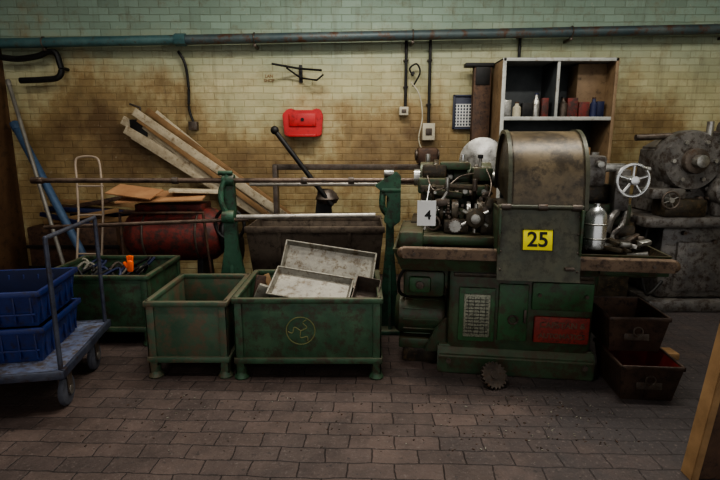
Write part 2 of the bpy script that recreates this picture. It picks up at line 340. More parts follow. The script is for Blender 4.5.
def conduit(x,z1,boxes):
    b=B('wall_conduit'); b.cyl((x,6.15,z1),(x,6.15,2.84),0.017,BLACK)
    for z in (z1+.25,2.6): b.bx(x-.03,x+.03,6.15,6.2,z-.01,z+.01,DSTEEL)
    for (cx,cz,w,h) in boxes:
        b.bx(cx-w/2,cx+w/2,6.1,6.2,cz-h/2,cz+h/2,BOXW,0.008); b.bx(cx-w/4,cx+w/4,6.09,6.1,cz-h/5,cz+h/5,DSTEEL,0.003)
    b.done()
conduit(0.54,2.05,[(0.52,2.02,.11,.1)]); conduit(0.82,1.85,[(0.82,1.78,.15,.2)]); conduit(1.86,2.6,[])
b=B('wall_hanging_hose'); b.curve([(0.60,6.12,2.35),(0.70,6.1,2.2),(0.74,6.1,1.95),(0.70,6.08,1.7),(0.76,6.08,1.55),(0.86,6.08,1.5)],0.008,BOXW)
b.curve([(0.62,6.12,2.42),(0.58,6.1,2.5),(0.66,6.1,2.55),(0.7,6.1,2.45),(0.62,6.12,2.3)],0.010,BLACK); b.cyl((0.62,6.1,2.45),(0.62,6.2,2.45),0.02,BLACK); b.done()
b=B('red_wall_box')
b.prism([(-.90,1.74),(-.92,1.98),(-.86,2.04),(-.80,2.05),(-.78,2.03),(-.55,2.03),(-.53,2.05),(-.47,2.04),(-.44,1.97),(-.46,1.74),(-.50,1.72),(-.86,1.72)],6.08,6.2,'Y',REDB,0.01)
b.bx(-.84,-.52,6.06,6.09,1.84,1.99,REDB,0.01); b.bx(-.84,-.52,6.0,6.09,1.72,1.75,REDB,0.005); b.cyl((-.68,6.05,1.92),(-.68,6.09,1.92),.02,BLACK)
b.done()
b=B('wall_bracket')
b.bx(-.72,-.68,6.17,6.2,2.35,2.55,BLACK); b.path([(-1.0,5.95,2.53),(-.7,6.12,2.5),(-.44,5.95,2.46)],0.012,BLACK); b.path([(-.7,6.15,2.4),(-.85,6.05,2.5)],0.01,BLACK); b.path([(-.7,6.15,2.4),(-.5,6.02,2.36),(-.42,6.0,2.42)],0.01,BLACK); b.done()
b=B('wall_vent_grille'); b.bx(1.12,1.50,6.16,6.2,1.82,2.2,GRIL,0.006)
for i in range(10): b.bx(1.15+i*.035,1.162+i*.035,6.14,6.165,1.84,2.10,WHITE,0.002)
for i in range(8): b.bx(1.14,1.48,6.14,6.165,1.84+i*.036,1.851+i*.036,WHITE,0.002)
for (a,c,d,e) in ((1.11,1.13,1.81,2.21),(1.49,1.51,1.81,2.21),(1.11,1.51,1.81,1.83),(1.11,1.51,2.19,2.21)): b.bx(a,c,6.14,6.18,d,e,GRIL,.003)
b.done()
b=B('small_wall_box'); b.bx(-2.72,-2.52,6.05,6.2,1.72,1.92,BLACK,0.01); b.path([(-2.6,6.1,1.9),(-2.6,6.1,2.06),(-2.72,6.1,2.1)],0.012,DSTEEL); b.done()
b=B('wall_stencil_lettering'); 
b.text('LAN\nSHOP',0.05,place(-1.08,6.196,2.40,90,0,0),WOODD,0.001); b.done()

# ------------------------------------------------------------ leaning things at left
b=B('leaning_pole'); b.cyl((-4.12,6.1,2.36),(-3.25,5.42,0.02),0.022,GPOLE,bev=.004)
b.cyl((-4.125,6.104,2.372),(-4.10,6.085,2.30),0.028,GPOLE,bev=.004); b.done()
b=B('leaning_pole'); b.cyl((-4.1,6.08,1.88),(-2.95,5.46,0.05),0.045,BPOLE,bev=.006); b.cyl((-4.10,6.08,1.88),(-4.05,6.053,1.80),0.052,BPOLE,bev=.005); b.done()
b=B('leaning_wood_planks')
for i,(dx,dz,w,t,ml) in enumerate([(-.20,-.06,.10,.03,WOOD),(-.16,-.17,.10,.025,WOOD),(-.02,.03,.09,.03,WOOD),(.10,.05,.07,.03,WOODD),(-.08,-.25,.07,.03,WOOD),(.02,-.06,.06,.03,WOODD),(.20,.02,.07,.03,WOOD),(.06,-.13,.07,.02,WOOD)]):
    p=Vector((-2.62+dx,6.10-.04*(i%3),1.98+dz)); q=Vector((.34+dx*.6-.09*i,5.90-.04*(i%3),.07))
    d=(q-p); ex=d.normalized(); ez=ex.cross(Vector((0,1,0))).normalized(); ey=ez.cross(ex)
    T=Matrix.Translation((p+q)/2)@Matrix((ex,ey,ez)).transposed().to_4x4()
    b.box((0,0,0),(d.length,t,w),ml,0.003,M=T)
b.done()
b=B('compressor_tank')
b.lathe([(0.02,-.52),(.2,-.5),(.27,-.42),(.29,-.36),(.29,.36),(.27,.42),(.2,.5),(.02,.52)],(-1.98,5.35,.68),(1,0,0),REDP)
for x in (-2.25,-1.7): b.prism([(5.1,0),(5.6,0),(5.5,.5),(5.2,.5)],x-.03,x+.03,'X',BLACK); b.torus((x,5.35,.68),(1,0,0),.292,.012,DSTEEL)
b.cyl((-1.47,5.35,.68),(-1.43,5.35,.68),.2,BLACK,bev=.01); b.torus((-1.44,5.35,.68),(1,0,0),.2,.025,BLACK)
b.bx(-2.35,-1.65,5.18,5.52,.94,1.02,REDP,.01)
b.cyl((-1.30,5.2,.55),(-1.26,5.2,.55),.16,BLACK,bev=.01); b.cyl((-1.34,5.2,.55),(-1.5,5.3,.6),.03,DSTEEL)
b.torus((-1.35,5.12,.82),(0.2,1,0),.16,.018,BLACK); b.cyl((-1.35,5.14,.82),(-1.45,5.3,.75),.02,BLACK)
b.path([(-2.45,5.05,.3),(-2.45,5.05,.95),(-1.6,5.05,.95),(-1.55,5.05,.3)],.014,RUST)
b.done()
b=B('cardboard_sheet'); b.box((-2.05,5.25,1.10),(.85,.5,.012),CARD,0,rot=(.12,-.02,.1)); b.box((-2.3,5.1,1.16),(.5,.25,.012),CARD,0,rot=(.3,.1,-.2)); b.box((-1.75,5.3,1.15),(.5,.22,.03),WOOD,0.002,rot=(0,.05,.25)); b.done()
b=B('sack_truck')
for x in (-2.98,-2.72): b.path([(x,5.05,.15),(x,5.25,.9),(x-.02,5.32,1.25),(x-.04,5.36,1.42)],.012,PINK)
b.curve([(-3.02,5.36,1.42),(-3.0,5.37,1.49),(-2.89,5.38,1.51),(-2.79,5.37,1.49),(-2.76,5.36,1.42)],.012,PINK)
for z,y in ((.5,5.15),(.9,5.25),(1.2,5.31)): b.cyl((-2.99,y,z),(-2.72,y,z),.010,PINK)
for x in (-3.02,-2.68): b.cyl((x-.02,5.1,.12),(x+.02,5.1,.12),.12,RUBBER,bev=.02)
b.cyl((-3.02,5.1,.12),(-2.68,5.1,.12),.015,DSTEEL); b.bx(-2.99,-2.71,4.85,5.06,.02,.035,PINK)
b.done()
b=B('lumber_pile')
for i in range(10):
    b.box((-3.35+.03*i,5.88+.02*i,.72+.07*(i%4)),(.9,.05,.05),random.choice([WOODD,RUST,BLUED,DSTEEL,CARD]),.004,rot=(0,random.uniform(-.2,.25),random.uniform(-.06,.06)))
b.bx(-3.9,-2.85,5.76,6.12,0,.68,RUST,.02)
for z in (.2,.45): b.bx(-3.92,-2.83,5.745,5.77,z-.02,z+.02,BLACK,.004)
b.done()

# ------------------------------------------------------------ steel stillage crates
def stillage(x0,x1,y0,y1,h,m,emblem=False,fill=None):
    b=B('steel_stillage_crate'); t=.012; zb=.13
    for (X,Y) in ((x0,y0),(x1,y0),(x0,y1),(x1,y1)):
        sx=1 if X==x0 else -1; sy=1 if Y==y0 else -1
        b.bx(X,X+sx*.06,Y,Y+sy*.012,.04,h,m,.003); b.bx(X,X+sx*.012,Y,Y+sy*.06,.04,h,m,.003)
        b.lathe([(.05,0),(.055,.01),(.035,.05),(.035,.09)],(X+sx*.035,Y+sy*.035,0),(0,0,1),m,seg=16)
    b.bx(x0+.012,x1-.012,y0+.012,y0+.012+t,zb,h-.01,m); b.bx(x0+.012,x1-.012,y1-.012-t,y1-.012,zb,h-.01,m)
    b.bx(x0+.012,x0+.012+t,y0+.02,y1-.02,zb,h-.01,m); b.bx(x1-.012-t,x1-.012,y0+.02,y1-.02,zb,h-.01,m)
    b.bx(x0+.02,x1-.02,y0+.02,y1-.02,zb,zb+.015,m)
    for z,w in ((h-.02,.04),(zb+.01,.045)):
        b.bx(x0-.008,x1+.008,y0-.012,y0+.03,z-w/2,z+w/2,m,.01); b.bx(x0-.008,x1+.008,y1-.03,y1+.012,z-w/2,z+w/2,m,.01)
        b.bx(x0-.012,x0+.03,y0,y1,z-w/2,z+w/2,m,.01); b.bx(x1-.03,x1+.012,y0,y1,z-w/2,z+w/2,m,.01)
    if emblem:
        cx=(x0+x1)/2-.05; b.torus((cx,y0+.010,.36),(0,1,0),.10,.004,GOLD,ms=6)
        for k in range(3):
            a=k*2.1+.5; b.curve([(cx,y0+.010,.36),(cx+.05*math.cos(a),y0+.010,.36+.05*math.sin(a)),(cx+.06*math.cos(a+.8),y0+.010,.36+.06*math.sin(a+.8)),(cx+.09*math.cos(a+.6),y0+.010,.36+.09*math.sin(a+.6))],.004,GOLD,seg=6)
    if fill is not None: b.heap(x0+.03,x1-.03,y0+.03,y1-.03,zb+.02,fill,SWARF,seed=x0)
    return b
b=stillage(-.88,.15,3.30,4.1,.60,GREEN,True,.12); b.done()
b=stillage(-1.50,-.93,3.32,4.08,.57,GREENS,False,.06); b.done()
b=stillage(-2.62,-1.72,3.90,4.65,.60,GREEN,False,.34)
for i in range(26):
    x=random.uniform(-2.5,-1.85); y=random.uniform(4.0,4.5); a=random.uniform(0,3)
    b.curve([(x,y,.5),(x+.12*math.cos(a),y+.12*math.sin(a),.56+random.random()*.05),(x+.2*math.cos(a+1),y+.1*math.sin(a+1),.52)],.012,random.choice([BLACK,BLACK,DSTEEL,BLUED,TRAY]),n=5)
b.done()
def tray(b,M,l=.62,w=.24,h=.06):
    b.tub((0,0),0,h,(l/2-.02,w/2-.02),(l/2,w/2),.004,TRAY,M=M)
    b.box((0,w/2,h),(l+.01,.012,.012),TRAY,.003,M=M); b.box((0,-w/2,h),(l+.01,.012,.012),TRAY,.003,M=M)
    b.box((l/2,0,h),(.012,w,.012),TRAY,.003,M=M); b.box((-l/2,0,h),(.012,w,.012),TRAY,.003,M=M)
    b.box((l/2-.008,0,h/2),(.006,w*.6,.03),DSTEEL,.003,M=M)
b=B('scrap_metal_tray'); tray(b,place(-.25,3.84,.69,58,8,-4),l=.72,w=.30,h=.045); b.done()
b=B('scrap_metal_tray'); tray(b,place(-.36,3.54,.58,26,8,-6),l=.58,w=.30,h=.05)
b.tub((.40,0),-.01,.12,(.08,.13),(.09,.14),.006,DSTEEL,M=place(-.36,3.54,.58,20,10,-6)); b.done()
b=B('scrap_offcuts')
for i in range(46):
    x=random.uniform(-.8,.05);y=random.uniform(3.42,3.95); b.box((x,y,.28+random.random()*.10),(random.uniform(.05,.22),random.uniform(.03,.08),.02),random.choice([TRAY,DSTEEL,WOODD,RUST]),.003,rot=(random.uniform(-.5,.5),random.uniform(-.4,.4),random.uniform(0,3)))
b.box((-.75,3.6,.50),(.10,.04,.24),TRAY,.01,rot=(.2,.4,.3)); b.box((-.79,3.75,.5),(.08,.04,.28),RUST,.01,rot=(-.2,.2,.3)); b.box((-.70,3.85,.48),(.05,.05,.3),WOODD,.006,rot=(-.4,-.3,.3))
b.done()
b=B('steel_trough_bin'); b.tub((-.42,4.92),.06,.88,(.56,.26),(.64,.36),.012,TROUGH,floor=.02)
b.bx(-1.07,.23,4.545,4.58,.83,.89,TROUGH,.008); b.bx(-1.07,.23,5.26,5.3,.83,.89,TROUGH,.008); b.bx(-1.0,.16,4.7,5.1,0,.07,BLACK)
for x in (-.75,-.1): b.prism([(4.545,.83),(4.56,.83),(4.66,.06),(4.645,.06)],x-.015,x+.015,'X',TROUGH)
b.done()
b=B('orange_work_glove'); b.box((-1.86,3.935,.67),(.05,.04,.10),ORANGE,.018,rot=(.1,.1,0)); b.box((-1.895,3.935,.68),(.022,.03,.06),ORANGE,.01,rot=(0,-.5,0))
for k in range(4): b.box((-1.88+.013*k,3.94,.735-.004*abs(k-1.5)),(.012,.02,.05),ORANGE,.005,rot=(0,-.1+.08*k,0))
b.done()

# ------------------------------------------------------------ bar feed tubes and stands
b=B('bar_feed_rack')
Y=4.28
b.cyl((-2.76,Y,1.335),(.46,Y,1.335),.021,TUBE); b.cyl((-2.80,Y,1.335),(-2.70,Y,1.335),.028,TUBE,bev=.004)
b.cyl((-.95,Y+.04,1.30),(.2,Y+.04,1.30),.016,TUBE2)
b.cyl((-2.7,Y-.06,.94),(-.95,Y-.06,1.01),.017,TUBE); b.cyl((-1.05,Y-.06,1.03),(.13,Y-.06,1.045),.021,TUBE2)
for x in (-1.6,-.5,-.1): b.cyl((x,Y,1.335),(x+.05,Y,1.335),.03,DSTEEL,bev=.004)
def stand(x,w0,w1,zt):
    b.prism([(x-w0,0.03),(x+w0,0.03),(x+w1,.75),(x+w1*.8,zt),(x-w1*.8,zt),(x-w1,.75)],Y-.03,Y+.04,'Y',STAND,.008)
    b.bx(x-w0-.03,x+w0+.03,Y-.16,Y+.18,0,.04,STAND,.01)
    for z in (1.03,1.335): b.lathe([(.05,-.05),(.055,-.04),(.055,.04),(.05,.05)],(x,Y-(.06 if z<1.2 else 0),z),(1,0,0),STAND,seg=18)
    b.prism([(Y-.12,.04),(Y-.03,.04),(Y-.03,.6)],x-.012,x+.012,'X',STAND)
stand(-1.12,.19,.06,1.32); stand(.26,.10,.035,1.34)
b.curve([(-1.12,Y-.05,1.03),(-1.17,Y-.07,1.15),(-1.17,Y-.05,1.27),(-1.12,Y-.02,1.38)],.024,STAND)
b.curve([(.26,Y-.06,1.03),(.19,Y-.1,1.12),(.2,Y-.08,1.28),(.25,Y-.05,1.40)],.028,STAND)
b.cyl((.2,Y-.09,1.4),(.28,Y-.09,1.4),.03,STEEL,bev=.004); b.cyl((-1.2,Y-.02,1.4),(-1.08,Y-.02,1.4),.02,STAND,bev=.004)
b.cyl((.18,Y-.09,1.26),(.34,Y-.09,1.26),.035,STAND,bev=.004)
b.prism([(.12,1.30),(.30,1.42),(.34,1.38),(.34,1.0),(.26,.94),(.20,1.0),(.24,1.2)],Y-.12,Y-.08,'Y',STAND,.006)
b.done()

b=B('lever_press',Matrix.Translation((0,-.07,0)))
b.bx(-.62,-.18,5.42,5.78,0,.06,BLACK,.01); b.prism([(-.52,.06),(-.28,.06),(-.3,.8),(-.34,1.15),(-.46,1.15),(-.5,.8)],5.5,5.65,'Y',BLACK,.01)
b.lathe([(.1,-.05),(.13,0),(.1,.06),(.05,.1)],(-.36,5.55,1.05),(0,0,1),DSTEEL)
b.cyl((-.30,5.45,.98),(-.90,5.47,1.78),.026,BLACK,bev=.005); b.sph((-.90,5.47,1.78),.045,BLACK)
b.bx(-.95,.85,5.55,5.63,1.36,1.42,DSTEEL,.006); b.bx(-.95,.85,5.55,5.63,1.2,1.25,DSTEEL,.006)
b.bx(-.95,-.9,5.53,5.65,0,1.42,DSTEEL,.005); b.bx(.8,.85,5.53,5.65,0,1.42,DSTEEL,.005)
b.bx(.62,.84,5.5,5.7,1.42,1.60,RUST,.03); b.cyl((.60,5.6,1.52),(.86,5.6,1.52),.06,DSTEEL,bev=.01)
b.done()

# ------------------------------------------------------------ turret lathe / screw machine
R=rotz(1.1,3.35,-8)
b=B('automatic_lathe',R)
b.bx(.62,1.63,3.38,4.4,.03,.80,MGREEN,.05); b.prism([(3.335,0),(4.46,0),(4.46,.14),(4.40,.20),(3.38,.20),(3.335,.14)],.56,1.65,'X',MGREEN,.012)
b.prism([(.50,.80),(.62,.60),(.62,.80)],3.45,4.35,'Y',MGREEN)
b.prism([(.46,.12),(.62,.12),(.62,.40),(.54,.30)],3.42,3.52,'Y',MGREEN,.01)
for x in (.64,1.58): 
    b.cyl((x,3.34,.1),(x,3.315,.1),.02,DSTEEL,seg=6)
b.bx(.70,.955,3.362,3.384,.245,.645,MGREEN2,.02); b.bx(.735,.92,3.352,3.372,.28,.60,PLATE,.03)
for i in range(11): b.bx(.75,.905,3.349,3.353,.31+i*.025,.314+i*.025,INK,0)
for i in range(4): b.bx(.765+i*.04,.768+i*.04,3.349,3.353,.30,.58,INK,0)
b.bx(.975,1.18,3.362,3.384,.26,.68,MGREEN2,.015); b.torus((1.08,3.36,.42),(0,1,0),.03,.008,DSTEEL); b.bx(1.15,1.17,3.35,3.37,.40,.5,DSTEEL,.004)
b.bx(.66,1.60,3.368,3.384,.72,.75,MDARK,.004)
b.bx(1.2,1.61,3.362,3.384,.50,.70,MGREEN2,.012)
for x in (1.25,1.56): b.cyl((x,3.37,.61),(x,3.345,.61),.014,DSTEEL,seg=6)
b.bx(1.225,1.60,3.358,3.384,.26,.455,NAMEP,.012)
b.text('CAPSTAN &',.058,place(1.415,3.357,.395,90),RAIL,.002); b.text('AUTOMATICS',.050,place(1.415,3.357,.315,90),RAIL,.002)
b.lathe([(.05,-.20),(.13,-.19),(.155,-.16),(.155,.15),(.14,.18),(.05,.19)],(.43,3.60,.36),(1,0,0),MGREEN)
for i in range(9):
    a=math.radians(120+i*30); b.box((.43,3.60+.157*math.cos(a),.36+.157*math.sin(a)),(.26,.012,.012),MGREEN,.002,rot=(a,0,0))
b.bx(.27,.60,3.47,3.74,.12,.2,MGREEN,.01); b.bx(.30,.58,3.50,3.8,0.0,.13,MDARK,.01)
b.bx(.30,.60,3.42,3.90,.54,.74,MGREEN,.03); b.bx(.34,.50,3.39,3.44,.58,.70,MGREEN2,.02); b.cyl((.42,3.38,.64),(.42,3.40,.64),.03,DSTEEL,bev=.004)
b.curve([(.33,3.55,.5),(.27,3.50,.55),(.27,3.43,.68),(.33,3.42,.78)],.012,BLACK)
b.tub((1.13,3.92),.77,.93,(.84,.60),(.90,.66),.015,MGREEN,min_=MDARK,floor=.03)
b.heap(.26,2.0,3.32,4.5,.79,.05,SWARF,n=30)
b.prism([(3.22,.875),(3.25,.865),(3.27,.875),(3.27,.945),(3.25,.955),(3.22,.945)],.30,.93,'X',RAIL,.003)
b.prism([(3.20,.835),(3.24,.825),(3.27,.835),(3.27,.91),(3.24,.92),(3.20,.91)],1.45,2.03,'X',RAIL,.003)
b.sph((2.03,3.24,.87),.045,RAIL,sc=(1,.7,1)); b.sph((.30,3.25,.91),.04,RAIL,sc=(1,.7,1))
for x in (.38,.85): b.cyl((x,3.225,.91),(x,3.195,.91),.011,DSTEEL,seg=6)
for x in (1.56,1.9): b.cyl((x,3.205,.875),(x,3.185,.875),.011,DSTEEL,seg=6)
b.bx(1.60,2.03,3.27,3.5,.79,.86,MGREEN,.01)
b.cyl((1.93,4.4,0),(1.93,4.4,.78),.04,MGREEN)
b.bx(.33,.98,3.50,4.35,.90,1.00,MGREEN,.015); b.bx(.33,2.0,3.80,4.30,.92,1.04,MDARK,.01)
b.bx(.26,.44,3.40,3.9,.86,1.03,MGREEN,.03); b.bx(.34,.95,3.42,3.5,.93,1.0,MGREEN,.015)
b.bx(.40,.95,3.95,4.33,1.0,1.26,MGREEN,.03)
AY=4.12; AZ=1.365
b.cyl((.34,AY,AZ),(.99,AY,AZ),.07,STEEL)
for x0,x1,r,m in ((.39,.50,.13,MGREEN),(.50,.54,.15,MDARK),(.60,.66,.10,STEEL),(.66,.80,.125,MGREEN),(.83,.87,.11,DSTEEL),(.88,.96,.13,MGREEN)):
    b.cyl((x0,AY,AZ),(x1,AY,AZ),r,m,bev=.008,seg=28)
b.bx(.40,.50,AY-.15,AY+.1,1.2,1.34,MGREEN,.02); b.bx(.66,.80,AY-.14,AY+.1,1.2,1.34,MGREEN,.02)
b.bx(.55,.78,3.9,4.1,1.44,1.50,MGREEN,.012); b.bx(.80,.95,3.85,4.05,1.36,1.46,MGREEN,.012)
b.bx(.41,.60,3.88,4.0,1.38,1.48,MDARK,.015)
b.cyl((.45,AY,1.48),(.45,AY,1.56),.02,STEEL,bev=.004); b.cyl((.73,4.0,1.5),(.73,4.0,1.56),.018,CHROME,bev=.004)
b.cyl((.86,3.95,1.46),(.86,3.95,1.54),.012,STEEL); b.bx(.84,.88,3.93,3.97,1.53,1.56,BLACK,.006)
b.bx(.38,.62,3.80,3.96,1.26,1.38,MGREEN,.02); b.bx(.40,.66,3.74,3.85,1.28,1.33,MDARK,.01)
b.bx(.68,.94,3.78,3.95,1.24,1.33,MGREEN,.02); b.cyl((.74,3.76,1.285),(.74,3.79,1.285),.02,STEEL,seg=6); b.cyl((.88,3.76,1.285),(.88,3.79,1.285),.02,STEEL,seg=6)
CY=3.66;CZ=1.14
b.cyl((.42,CY,CZ),(1.0,CY,CZ),.022,STEEL)
for x,r,w,m in ((.47,.075,.04,DSTEEL),(.56,.09,.03,MDARK),(.66,.10,.05,MDARK),(.76,.085,.03,STEEL),(.84,.105,.045,MDARK),(.92,.08,.03,DSTEEL)):
    b.cyl((x-w/2,CY,CZ),(x+w/2,CY,CZ),r,m,bev=.005,seg=24)
b.gear((.61,CY,CZ),(1,0,0),.10,.02,DSTEEL,26)
# front turret head with tool holders, chuck and feed mechanism
b.cyl((.80,3.55,1.12),(.80,3.47,1.12),.075,MDARK,seg=6,bev=.006); b.cyl((.80,3.47,1.12),(.80,3.44,1.12),.035,STEEL,bev=.004)
for k in range(6):
    a=k*math.pi/3+.5; b.cyl((.80+.05*math.cos(a),3.50,1.12+.05*math.sin(a)),(.80+.105*math.cos(a),3.50,1.12+.105*math.sin(a)),.014,STEEL,seg=10)
b.cyl((.66,3.58,1.06),(.66,3.50,1.06),.05,DSTEEL,bev=.005); b.gear((.66,3.49,1.06),(0,1,0),.045,.015,STEEL,14)
b.box((.90,3.56,1.20),(.07,.08,.12),MDARK,.01,rot=(0,.3,0)); b.box((.56,3.60,1.22),(.08,.10,.05),DSTEEL,.008,rot=(0,-.2,.1))
b.box((.70,3.66,1.33),(.24,.06,.035),MDARK,.008,rot=(0,.08,.05)); b.cyl((.60,3.62,1.30),(.60,3.62,1.40),.015,STEEL,bev=.003); b.cyl((.80,3.64,1.30),(.80,3.64,1.39),.018,DSTEEL,bev=.003)
b.torus((.50,3.50,1.08),(0.2,1,0),.05,.008,DSTEEL,seg=20,ms=8); b.cyl((.50,3.50,1.08),(.52,3.62,1.08),.014,DSTEEL)
for x in (.52,.71,.88): b.bx(x-.02,x+.02,CY-.04,CY+.05,1.0,CZ+.03,MGREEN,.008)
for x,a in ((.5,.3),(.66,-.2),(.8,.5),(.9,.1)):
    b.box((x,3.80,1.2),(.03,.06,.28),MDARK,.008,rot=(a,0,.1)); b.cyl((x-.03,3.78,1.27),(x+.03,3.78,1.27),.025,DSTEEL,bev=.003)
b.bx(.58,.76,3.52,3.62,1.0,1.10,MDARK,.01); b.bx(.84,.95,3.52,3.64,1.0,1.2,MDARK,.015)
b.cyl((.44,3.55,1.02),(.60,3.58,1.30),.012,STEEL); b.box((.62,3.72,1.27),(.2,.05,.05),MGREEN,.01,rot=(0,.15,0))
for i in range(46):
    x=random.uniform(.4,.95); y=random.uniform(3.5,3.95); z=random.uniform(1.02,1.3)
    b.cyl((x,y,z),(x+random.uniform(-.01,.01),y-.03,z),random.uniform(.008,.016),random.choice([DSTEEL,DSTEEL,MDARK,STEEL]),seg=6)
b.curve([(.45,3.8,1.4),(.5,3.7,1.3),(.6,3.68,1.33),(.7,3.75,1.4),(.8,3.8,1.42)],.006,DSTEEL)
b.curve([(.9,3.85,1.45),(.93,3.75,1.35),(.9,3.65,1.25),(.85,3.6,1.2)],.006,DSTEEL)
b.lathe([(.19,0),(.20,.02),(.19,.05),(.11,.07),(.03,.08)],(.92,4.42,1.50),(-.3,-1,.2),STEEL,seg=36)
b.bx(.85,1.0,4.42,4.55,.9,1.5,MGREEN,.02)
# hood
def arc(cy,cz,ry,rz,a0,a1,n=14): return [(cy+ry*math.cos(math.radians(a0+(a1-a0)*i/n)),cz+rz*math.sin(math.radians(a0+(a1-a0)*i/n))) for i in range(n+1)]
out=[(3.98,1.30)]+arc(3.68,1.42,.30,.31,0,90,8)+arc(3.62,1.36,.36,.37,95,180,12)+[(3.24,1.22)]
inn=[(3.965,1.30)]+arc(3.68,1.42,.285,.295,0,90,8)+arc(3.62,1.36,.345,.355,95,180,12)+[(3.255,1.22)]
HX0,HX1=.985,1.48
b.prism(out+inn[::-1],HX0,HX1,'X',HOOD)
for x in (HX0-.005,HX1-.02):
    o2=[(p[0]+(p[0]-3.62)*.02,p[1]+(p[1]-1.36)*.02+.004) for p in out]
    b.prism(o2+inn[::-1],x,x+.025,'X',HOODG)
b.prism(out,HX0+.02,HX0+.032,'X',MDARK); b.prism(out,HX1-.032,HX1-.02,'X',MDARK)
b.prism([(3.235,1.235),(3.25,1.245),(3.20,.77),(3.16,.76),(3.17,.79)],.925,1.45,'X',HOODG,.002)
b.bx(.925,.94,3.18,3.7,.93,1.23,MGREEN,.004); b.bx(1.435,1.45,3.18,3.7,.93,1.23,MGREEN,.004); b.bx(.925,1.45,3.25,3.9,1.20,1.225,MDARK)
b.cyl((.925,3.225,1.24),(1.45,3.225,1.24),.016,HOODG)
for x in (.97,1.2,1.41): b.cyl((x-.03,3.222,1.24),(x+.03,3.222,1.24),.022,DSTEEL,bev=.003)
for x in (.945,1.43):
    for z in (.83,.95,1.07,1.18): b.sph((x,3.163+(z-.76)*.155,z),.008,DSTEEL,seg=8)
b.bx(1.35,1.41,3.15,3.2,.84,.86,DSTEEL,.004)
SM=place(1.175,3.192,1.03,90-8.8)
b.box((0,0,0),(.195,.14,.008),YEL,.002,M=SM)
for (cx,cy,w,h) in ((0,.067,.195,.005),(0,-.067,.195,.005),(.0945,0,.005,.14),(-.0945,0,.005,.14)): b.box((cx,cy,.004),(w,h,.003),INK,0,M=SM)
b.text('25',.135,SM@place(0,0,.0055),INK,.001)
# right side
b.bx(1.52,1.98,3.85,4.25,1.0,1.20,MGREEN,.02); b.bx(1.60,1.85,3.9,4.2,1.2,1.34,MDARK,.02)
b.bx(1.50,1.72,3.68,3.95,1.34,1.56,GREY2,.025); b.cyl((1.55,3.67,1.45),(1.55,3.62,1.45),.04,STEEL,bev=.005); b.cyl((1.66,3.68,1.5),(1.66,3.62,1.5),.025,STEEL,bev=.005)
b.bx(1.49,1.56,3.5,3.7,.93,1.5,MGREEN,.02)
b.lathe([(.06,0),(.074,.01),(.074,.2),(.066,.25),(.045,.28),(.02,.30),(.02,.32)],(1.62,3.50,.92),(0,0,1),CHROME)
b.torus((1.62,3.50,1.0),(0,0,1),.074,.006,STEEL); b.torus((1.62,3.50,1.10),(0,0,1),.074,.006,STEEL)
b.bx(1.68,1.90,3.8,3.9,1.44,1.50,STEEL,.015); HX=1.885
b.cyl((HX,3.95,1.39),(HX,3.66,1.39),.025,STEEL)
b.bx(1.82,1.93,3.78,3.95,1.15,1.46,GREY2,.02)
b.torus((HX,3.64,1.39),(0.15,-1,0),.112,.012,CHROME,seg=40); b.cyl((HX,3.67,1.39),(HX+.005,3.60,1.39),.032,CHROME,bev=.005)
for k in range(5):
    a=2*math.pi*k/5+.3; b.cyl((HX,3.64,1.39),(HX+.11*math.cos(a),3.64+.016*math.cos(a),1.39+.11*math.sin(a)),.009,CHROME,seg=10)
b.cyl((HX+.11*math.cos(.9),3.64,1.39+.11*math.sin(.9)),(HX+.11*math.cos(.9),3.56,1.39+.11*math.sin(.9)),.013,STEEL,bev=.003)
b.curve([(1.93,3.85,1.15),(1.88,3.75,1.05),(1.80,3.7,.98),(1.8,3.6,.93)],.02,GREY2)
b.curve([(1.88,3.9,1.3),(1.85,3.8,1.15),(1.80,3.75,1.1),(1.76,3.7,1.0)],.03,GREY2)
for i in range(24):
    x=random.uniform(1.6,2.0);y=random.uniform(3.4,3.8); b.box((x,y,.90+random.random()*.08),(random.uniform(.04,.14),.04,.03),random.choice([STEEL,DSTEEL,MDARK]),.004,rot=(random.uniform(-.4,.4),random.uniform(-.4,.4),random.uniform(0,3)))
b.done()
b=B('paper_tag',R); b.box((.455,3.39,1.165),(.13,.003,.18),WHITE,0,rot=(.06,0,.05)); b.text('4',.09,place(.465,3.387,1.15,90),INK,.0008); b.bx(.43,.46,3.385,3.388,1.225,1.235,INK,0); b.cyl((.455,3.39,1.25),(.47,3.72,1.34),.003,WHITE,seg=6); b.done()

# ------------------------------------------------------------ right small bins, gear
def smallbin(cx,cy,z,m,mi,rz=0):
    b=B('parts_bin',rotz(cx,cy,rz)); b.tub((cx,cy),z,z+.25,(.16,.19),(.195,.23),.012,m,min_=mi,floor=.015)
    b.torus((cx,cy-.225,z+.15),(0,1,-.2),.03,.006,DSTEEL,seg=16,ms=6)
    b.bx(cx-.20,cx+.20,cy-.24,cy-.222,z+.225,z+.255,m,.006); b.bx(cx-.20,cx+.20,cy+.222,cy+.24,z+.225,z+.255,m,.006)
    b.bx(cx-.20,cx-.182,cy-.24,cy+.24,z+.225,z+.255,m,.006); b.bx(cx+.182,cx+.20,cy-.24,cy+.24,z+.225,z+.255,m,.006)
    b.box((cx,cy-.21,z+.12),(.16,.006,.07),DSTEEL,.002,rot=(-.18,0,0)); b.heap(cx-.145,cx+.145,cy-.17,cy+.17,z+.03,.06,SWARF,n=12); return b.done()
smallbin(1.885,3.20,0,BINB,BINR,-5); smallbin(1.875,3.38,.262,BINB,RUST,-5)
b=B('wood_block'); b.bx(2.30,2.47,3.62,3.75,0,.05,WOODD,.004); b.done()
b=B('loose_gear'); b.gear((.92,3.20,.078),(0.2,-.8,.62),.095,.03,DSTEEL,20); b.done()
b=B('rusty_steel_panel')
